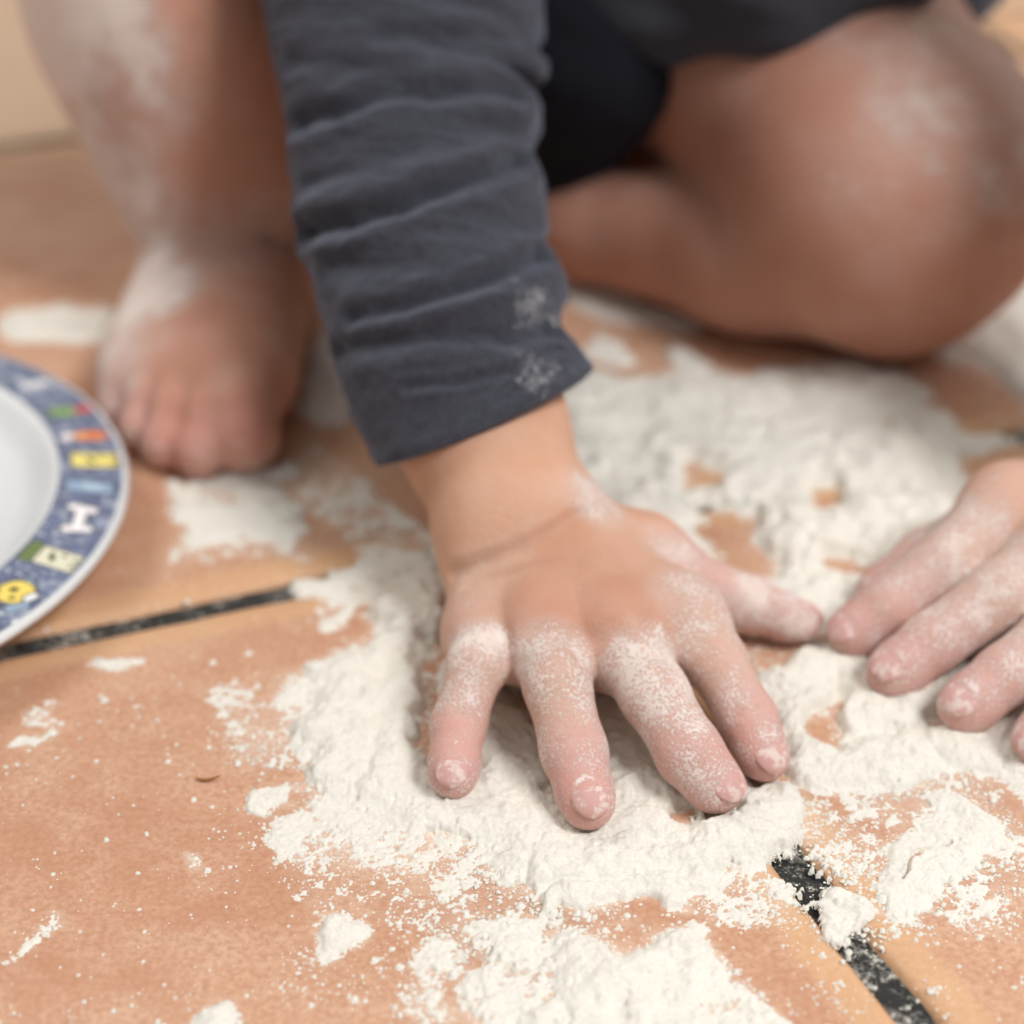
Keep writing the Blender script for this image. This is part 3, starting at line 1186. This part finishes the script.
F.cone(ANR + [0, 0, .002], SH1, .0225, .0290, .010, fd0)
F.cone(SH1, SH2, .0290, .0350, .012, fd0)
F.cone(SH2, KN_, .0350, .0360, .02, fd0)
F.blob(ANR + [.019, .006, .002], .0085, .010, fd0)
out = np.full_like(F.d, .05)
for i, js in enumerate(TOES):
    a, b = P(*js[0][:3]), P(*js[1][:3])
    mid = a * .42 + b * .58 + [0, 0, .0028]
    fd = np.full_like(F.d, .05)
    F.cone(a, mid, js[0][3] * .72, js[1][3] * .95, .003, fd)
    F.cone(mid, b, js[1][3] * .95, js[1][3], .003, fd)
    F.blob(b - [0, 0, .0004], js[1][3] * 1.1, .002, fd)
    h = np.clip(.5 + .5 * (fd0 - fd) / .003, 0, 1)
    out = np.minimum(out, fd0 * (1 - h) + fd * h - .003 * h * (1 - h))
    chF[i] = [(a, js[0][3]), (mid, js[1][3]), (b, js[1][3])]
F.d = out
ANC = [Y(160, 240, .570), Y(200, 245, .560), Y(240, 246, .558), Y(275, 244, .560), Y(300, 240, .570)]
F.groove(ANC, .0050, .0035)
V, Q = F.mesh(2)
tip = np.max([sstep(.016, .005, seg_dist(V, js[2][0], js[2][0])[0]) for js in chF.values()], axis=0)
fl = .46 + .34 * sstep(.05, .10, V[:, 2]) * sstep(.24, .15, V[:, 2]) + .10 * sstep(.05, .02, V[:, 2])
fl = fl * sstep(-.085, -.105, V[:, 0] + .12 * (V[:, 2] - .08) * 0) * .6 + .36
fl = fl + .30 * fbm(V[:, 0] * 55, V[:, 1] * 55, V[:, 2] * 38, octaves=4, seed=103)
pink = .35 + .5 * tip
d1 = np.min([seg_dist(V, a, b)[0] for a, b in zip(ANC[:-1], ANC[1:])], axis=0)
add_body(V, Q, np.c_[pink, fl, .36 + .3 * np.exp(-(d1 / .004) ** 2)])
for i in range(5):
    js = chF[i]
    nail(js[2][0], js[1][0], js[2][1], (0, -.2, 1), .008 if i == 0 else .005, .6)

# left leg folded: knee at the right of the photo, shin lying on the floor
F = Field((-.08, .46, -.004), (.20, .80, .20), .0022)
SHA = P(590, 226, .017)
SHM = P(755, 250, .024)
ANL = P(470, 190, .017)
FTL = P(400, 160, .016)
F.cone(P(862, 240, .032), SHM, .0310, .0235, .012)
F.cone(SHM, SHA, .0235, .0165, .008)
F.cone(SHA, ANL, .0165, .0160, .006)
F.cone(ANL, FTL, .0160, .0120, .008)
leg = F.d.copy()
th = np.full_like(F.d, .05)
F.cone(KNL + [0, .004, .002], KNL * .5 + HIPL * .5 + [0, 0, -.004], .0435, .0535, .01, th)
F.cone(KNL * .5 + HIPL * .5 + [0, 0, -.004], HIPL, .0535, .060, .01, th)
kk = .0015 + .012 * sstep(.088, .112, F.ax[0])[:, None, None]      # knee flows into thigh, shin only touches it
F.cone(KNL * .5 + HIPL * .5, Y(612, 140, .665), .050, .030, .012, th)
F.blob(KNL, (.0455, .044, .0445), .012, th)
h = np.clip(.5 + .5 * (leg - th) / kk, 0, 1)
F.d = leg * (1 - h) + th * h - kk * h * (1 - h)
V, Q = F.mesh(3)
V[:, 2] = np.maximum(V[:, 2], .0006)
fl = .30 + .18 * sstep(.05, .02, seg_dist(V, KNL + C3((.01, -.03, .03)), KNL + C3((.02, -.03, .02)))[0])
fl = fl + .15 * fbm(V[:, 0] * 50, V[:, 1] * 50, V[:, 2] * 50, octaves=3, seed=107)
add_body(V, Q, np.c_[np.full(len(V), .35), fl, .55 + 0 * fl])

# trunk, upper arms, right thigh, neck and head (above the photo)
F = Field((-.19, .44, .035), (.27, .86, .56), .0045)
F.blob(PEL, (.075, .065, .062), .02)
F.cone(PEL, (.02, .685, .22), .062, .062, .02)
F.cone((.02, .685, .22), (.022, .64, .275), .062, .050, .02)
F.cone((-.035, .64, .275), SHR, .036, .029, .02)
F.cone((.085, .632, .275), SHL, .036, .029, .02)
F.cone(SHR, ELB, .029, .024, .01)
F.cone(SHL, ELL, .029, .024, .01)
F.cone(ELL, WL * .3 + ELL * .7, .024, .022, .01)
F.cone(HIPR, KNR, .052, .040, .02)
F.cone(KNR, KNR * .75 + SH2 * .25, .038, .037, .02)
F.cone((.022, .635, .30), (.024, .600, .345), .028, .026, .015)
HD = C3((.026, .585, .410))
tl = math.radians(32)
R3 = np.array([[1, 0, 0], [0, math.cos(tl), -math.sin(tl)], [0, math.sin(tl), math.cos(tl)]])
hp_ = lambda x, y, z: HD + R3 @ C3((x, y, z))     # head frame: -y face, z crown
F.blob(HD, (.066, .077, .078), .0, rot=R3)
F.blob(hp_(0, -.022, -.036), (.046, .044, .038), .02, rot=R3)
F.cone(hp_(-.033, -.045, -.028), hp_(.033, -.045, -.028), .022, .022, .012)
F.cone(hp_(0, -.070, .0), hp_(0, -.082, -.020), .005, .009, .008)
F.cone(hp_(-.014, -.068, -.040), hp_(.014, -.068, -.040), .0065, .0065, .006)
for s in (-1, 1):
    F.blob(hp_(s * .067, .004, -.008), (.008, .014, .020), .004, rot=R3)
F.groove([hp_(-.016, -.077, -.040), hp_(.016, -.077, -.040)], .004, .003)
for s in (-1, 1):
    F.groove([hp_(s * .020, -.080, .004), hp_(s * .032, -.074, .004)], .006, .009)
V, Q = F.mesh(2)
add_body(V, Q, np.c_[np.full(len(V), .25), np.full(len(V), .12), np.zeros(len(V))])
# flour caught round the nails of both hands
BA, TA = np.concatenate(BV), np.concatenate(BT)
for c_, hl_ in NC[:9]:
    d_ = np.linalg.norm(BA - c_, axis=1)
    ring = np.exp(-((d_ - hl_ * 1.12) / .0011) ** 2)
    TA[:, 1] = np.maximum(TA[:, 1], .80 * ring * (.75 + .5 * vnoise(BA[:, 0] * 400, BA[:, 1] * 400, BA[:, 2] * 400, seed=131)))
body = mesh_obj('body', np.concatenate(BV), np.concatenate(BQ), M_SKIN, child, attrs={'tint': TA})
for v, q in NAILS:
    mesh_obj('nail', v, q, M_NAIL, child)
# hair and eyes
F = Field((-.07, .48, .33), (.12, .70, .52), .003)
F.blob(hp_(0, .008, .010), (.073, .080, .080), 0, rot=R3)
V, Q = F.mesh(1)
loc = (V - HD) @ R3
cut = ~((loc[:, 1] < -.030) & (loc[:, 2] < .040)) & ~((loc[:, 2] < -.045))
V, Q, _ = keep(V, Q, cut[Q].all(1))
V = V + .0018 * vnoise(V[:, 0] * 300, V[:, 1] * 60, V[:, 2] * 60, seed=4)[:, None]
mesh_obj('hair', V, Q, M_HAIR, child)
for s in (-1, 1):
    for nm, c, r_, mt in (('eye', hp_(s * .026, -.0585, .004), .0105, M_EYE), ('iris', hp_(s * .026, -.0655, .001), .0048, M_IRIS)):
        F = Field(c - .014, c + .014, .0012)
        F.blob(c, r_)
        V, Q = F.mesh(1)
        o = mesh_obj(nm, V, Q, mt, child if nm == 'eye' else eye)
        if nm == 'eye': eye = o

# ------------------------------------------------------------------ clothing
# shorts
F = Field((-.17, .50, .004), (.14, .86, .22), .0028)
F.blob(PEL, (.088, .078, .074), .02)
F.cone(HIPR, HIPR * .45 + KNR * .55, .062, .056, .02)
F.cone(HIPL, HIPL * .74 + KNL * .26, .064, .060, .02)
F.cone(PEL + [-.012, -.04, -.01], Y(585, 50, .600), .055, .030, .02)
F.cone(Y(585, 50, .600), Y(548, 205, .600), .030, .0085, .012)
V, Q = F.mesh(3)
N = normals(V, Q)
V = V + N * (.0016 * fbm(V[:, 0] * 30, V[:, 1] * 30, V[:, 2] * 60, octaves=3, seed=8))[:, None]
mesh_obj('shorts', V, Q, M_SHORTS, child)

# shirt body with hem roll
F = Field((-.14, .47, .020), (.24, .84, .345), .003)
F.blob((.0, .715, .150), (.092, .080, .075), .02)
F.blob(Y(745, -32, .640), (.082, .050, .026), .02)
F.cone(Y(570, -50, .600), Y(650, -12, .590), .018, .018, .012)
F.cone(Y(650, -10, .590), Y(780, -8, .568), .018, .018, .012)
F.cone(Y(780, -8, .568), Y(885, -45, .572), .018, .018, .012)
F.cone(Y(640, -60, .610), Y(820, -80, .595), .030, .030, .012)
F.cone(Y(745, -40, .64), (.03, .70, .20), .05, .07, .03)
F.cone((.01, .72, .16), (.02, .675, .23), .076, .070, .03)
F.cone((.02, .675, .23), (.022, .64, .278), .070, .054, .02)
F.cone((-.035, .64, .275), SHR, .040, .035, .02)
F.cone((.085, .632, .275), SHL, .040, .035, .02)
F.cone(SHR, ELB + [0, 0, .004], .035, .0345, .012)
F.cone(ELB + [0, 0, .004], ELB * .9 + WR * .1, .0345, .033, .012)
F.cone(SHL, ELL, .035, .033, .012)
V, Q = F.mesh(3)
N = normals(V, Q)
V = V + N * (.0022 * fbm(V[:, 0] * 22, V[:, 1] * 40, V[:, 2] * 75, octaves=3, seed=18))[:, None]
shirt = mesh_obj('shirt', V, Q, M_SLEEVE, child, attrs={'dust': np.zeros((len(V), 3))})

# right sleeve: tube following the photo's outline, folds pressed in
SEC = [((379, 466), (589, 368)), ((364, 438), (575, 347)), ((352, 415), (559, 329)), ((338, 378), (563, 310)), ((326, 344), (567, 289)),
       ((316, 305), (557, 264)), ((307, 268), (545, 245)), ((299, 240), (549, 220)), ((293, 215), (548, 192)), ((290, 190), (540, 170)),
       ((288, 160), (527, 153)), ((285, 130), (544, 126)), ((282, 105), (537, 101)), ((277, 75), (523, 88)), ((271, 46), (544, 70)),
       ((269, 20), (536, 50)), ((269, 0), (547, 30)), ((270, -40), (546, -8)), ((274, -90), (545, -60))]
Ls = np.array([arm_y(*a) for a, b in SEC])
Rs = np.array([arm_y(*b) for a, b in SEC])
nS, nU = 420, 420
tt = np.linspace(0, len(SEC) - 1, nS)


def cr(A, t):
    i = np.clip(np.floor(t).astype(int), 0, len(A) - 2)
    f = (t - i)[:, None]
    p0, p1, p2, p3 = A[np.maximum(i - 1, 0)], A[i], A[i + 1], A[np.minimum(i + 2, len(A) - 1)]
    return .5 * (2 * p1 + (p2 - p0) * f + (2 * p0 - 5 * p1 + 4 * p2 - p3) * f ** 2 + (3 * p1 - p0 - 3 * p2 + p3) * f ** 3)


Lc, Rc = cr(Ls, tt), cr(Rs, tt)
cen = (Lc + Rc) / 2
hw = (Rc - Lc) / 2
av = axis / np.linalg.norm(axis)
vw = cen - C3((0, 0, CAM_H))
vw /= np.linalg.norm(vw, axis=1)[:, None]
hn = hw / np.linalg.norm(hw, axis=1)[:, None]
n_ax = np.cross(hw, av[None])
n_ax /= np.linalg.norm(n_ax, axis=1)[:, None]
n_ax *= np.sign((n_ax * vw).sum(1))[:, None]
nrm = vw - hn * (vw * hn).sum(1)[:, None]
nrm /= np.linalg.norm(nrm, axis=1)[:, None]
cuff_turn = sstep(4, 0, tt)[:, None]
nrm = nrm * (.55 + .45 * cuff_turn) + n_ax * .45 * (1 - cuff_turn) - np.cross(hn, nrm) * np.sign(np.cross(hn, nrm)[:, 2:3]) * -.09 * cuff_turn
nrm /= np.linalg.norm(nrm, axis=1)[:, None]
hl = np.linalg.norm(hw, axis=1)
hmed = np.convolve(np.pad(hl, 40, mode='edge'), np.ones(81) / 81, 'valid')
ua = np.linspace(0, 2 * math.pi, nU, endpoint=False)
T2, U2 = np.meshgrid(tt, ua, indexing='ij')
# bulges of the outline only on the side where they show; elsewhere the mean radius
V = (cen[:, None] + hw[:, None] * np.cos(U2)[..., None] + nrm[:, None] * (hmed[:, None] * .93 * np.sin(U2))[..., None]).reshape(-1, 3)
k = np.arange(nS - 1)[:, None] * nU + np.arange(nU)[None]
k2 = np.arange(nS - 1)[:, None] * nU + (np.arange(nU)[None] + 1) % nU
Q = np.stack([k, k2, k2 + nU, k + nU], -1).reshape(-1, 4)
N = normals(V, Q)
if ((V - np.repeat(cen, nU, 0)) * N).sum(1).mean() < 0:
    Q = Q[:, ::-1]
    N = -N


def on_sleeve(px, py):
    """where the sight line first meets the sleeve tube"""
    d = ray(px, py)
    d = d / np.linalg.norm(d)
    rel = V - C3((0, 0, CAM_H))
    s = rel @ d
    e = np.linalg.norm(rel - s[:, None] * d, axis=1)
    c_ = np.where(e < .0014)[0]
    if len(c_) == 0: c_ = [np.argmin(e)]
    return V[c_[np.argmin(s[c_])]]


FOLDS = [  # polyline in the photo, depth mm, width mm
    ([(298, 232), (340, 222), (400, 202), (450, 182), (500, 168), (527, 156)], 2.6, 2.6),
    ([(345, 318), (400, 304), (450, 290), (500, 272), (546, 250)], 1.9, 2.2),
    ([(325, 262), (370, 262), (410, 254)], 1.0, 2.8),
    ([(330, 350), (380, 338), (440, 330), (510, 333), (556, 326)], 1.5, 2.6),
    ([(290, 120), (330, 108), (370, 92), (430, 88), (490, 82), (523, 88)], 2.2, 2.8),
    ([(286, 60), (340, 66), (400, 74)], 1.1, 3.0),
    ([(380, 28), (440, 34), (500, 32), (540, 48)], 1.3, 2.6),
    ([(300, 185), (350, 165), (400, 150)], .8, 3.2),
    ([(400, 388), (450, 378), (510, 366), (560, 345)], .6, 1.2),
]
disp = np.zeros(len(V))
for pts, dep, w in FOLDS:
    q3 = [on_sleeve(*p) for p in pts]
    best = np.min([seg_dist(V, a, b)[0] for a, b in zip(q3[:-1], q3[1:])], axis=0)
    x = best / (w * .001)
    disp += -dep * .0013 * np.exp(-x ** 2) + dep * .0005 * np.exp(-((x - 2.1) / 1.0) ** 2)
tf, uf = T2.ravel(), U2.ravel()
nz = fbm(tf * 1.1 + .8 * np.cos(uf), np.cos(uf) * .9, np.sin(uf) * .9, octaves=3, seed=61)
disp += .0009 * nz * sstep(.5, 3, tf)
disp += .00035 * fbm(V[:, 0] * 200, V[:, 1] * 200, V[:, 2] * 200, octaves=2, seed=62)
disp += .0005 * np.exp(-((tf - .35) / .22) ** 2)
V = V + N * disp[:, None]
# the cloth has thickness and turns in at the cuff
Vin = V - N * .0016
nT = len(V)
Qin = Q[:, ::-1] + nT
rim = np.stack([np.arange(nU), (np.arange(nU) + 1) % nU, (np.arange(nU) + 1) % nU + nT, np.arange(nU) + nT], 1)
cenv = cen[0]
VV = np.concatenate([V, Vin])
QQ = np.concatenate([Q, Qin, rim])
dust = np.zeros(len(VV))
for px, py, r_, a in ((540, 300, .009, 1.0), (538, 370, .008, .9), (430, 400, .03, .25), (470, 440, .012, .4), (575, 365, .008, .6), (420, 330, .04, .15)):
    c_ = on_sleeve(px, py)
    dd_ = np.linalg.norm(VV - c_, axis=1)
    dust = np.maximum(dust, a * sstep(r_ * 1.4, r_ * .3, dd_ * (1 + .5 * fbm(VV[:, 0] * 300, VV[:, 1] * 300, VV[:, 2] * 300, octaves=2, seed=71))))
mesh_obj('sleeve', VV, QQ, M_SLEEVE, shirt, attrs={'dust': np.c_[dust, dust, dust]})
# left sleeve, beside the photo
F = Field((.12, .40, .02), (.26, .56, .19), .002)
F.cone(ELL, WL * .62 + ELL * .38, .0325, .0275, 0)
V, Q = F.mesh(2)
N = normals(V, Q)
V = V + N * (.0015 * fbm(V[:, 0] * 60, V[:, 1] * 60, V[:, 2] * 90, octaves=3, seed=66))[:, None]
mesh_obj('sleeve', V, Q, M_SLEEVE, shirt, attrs={'dust': np.zeros((len(V), 3))})
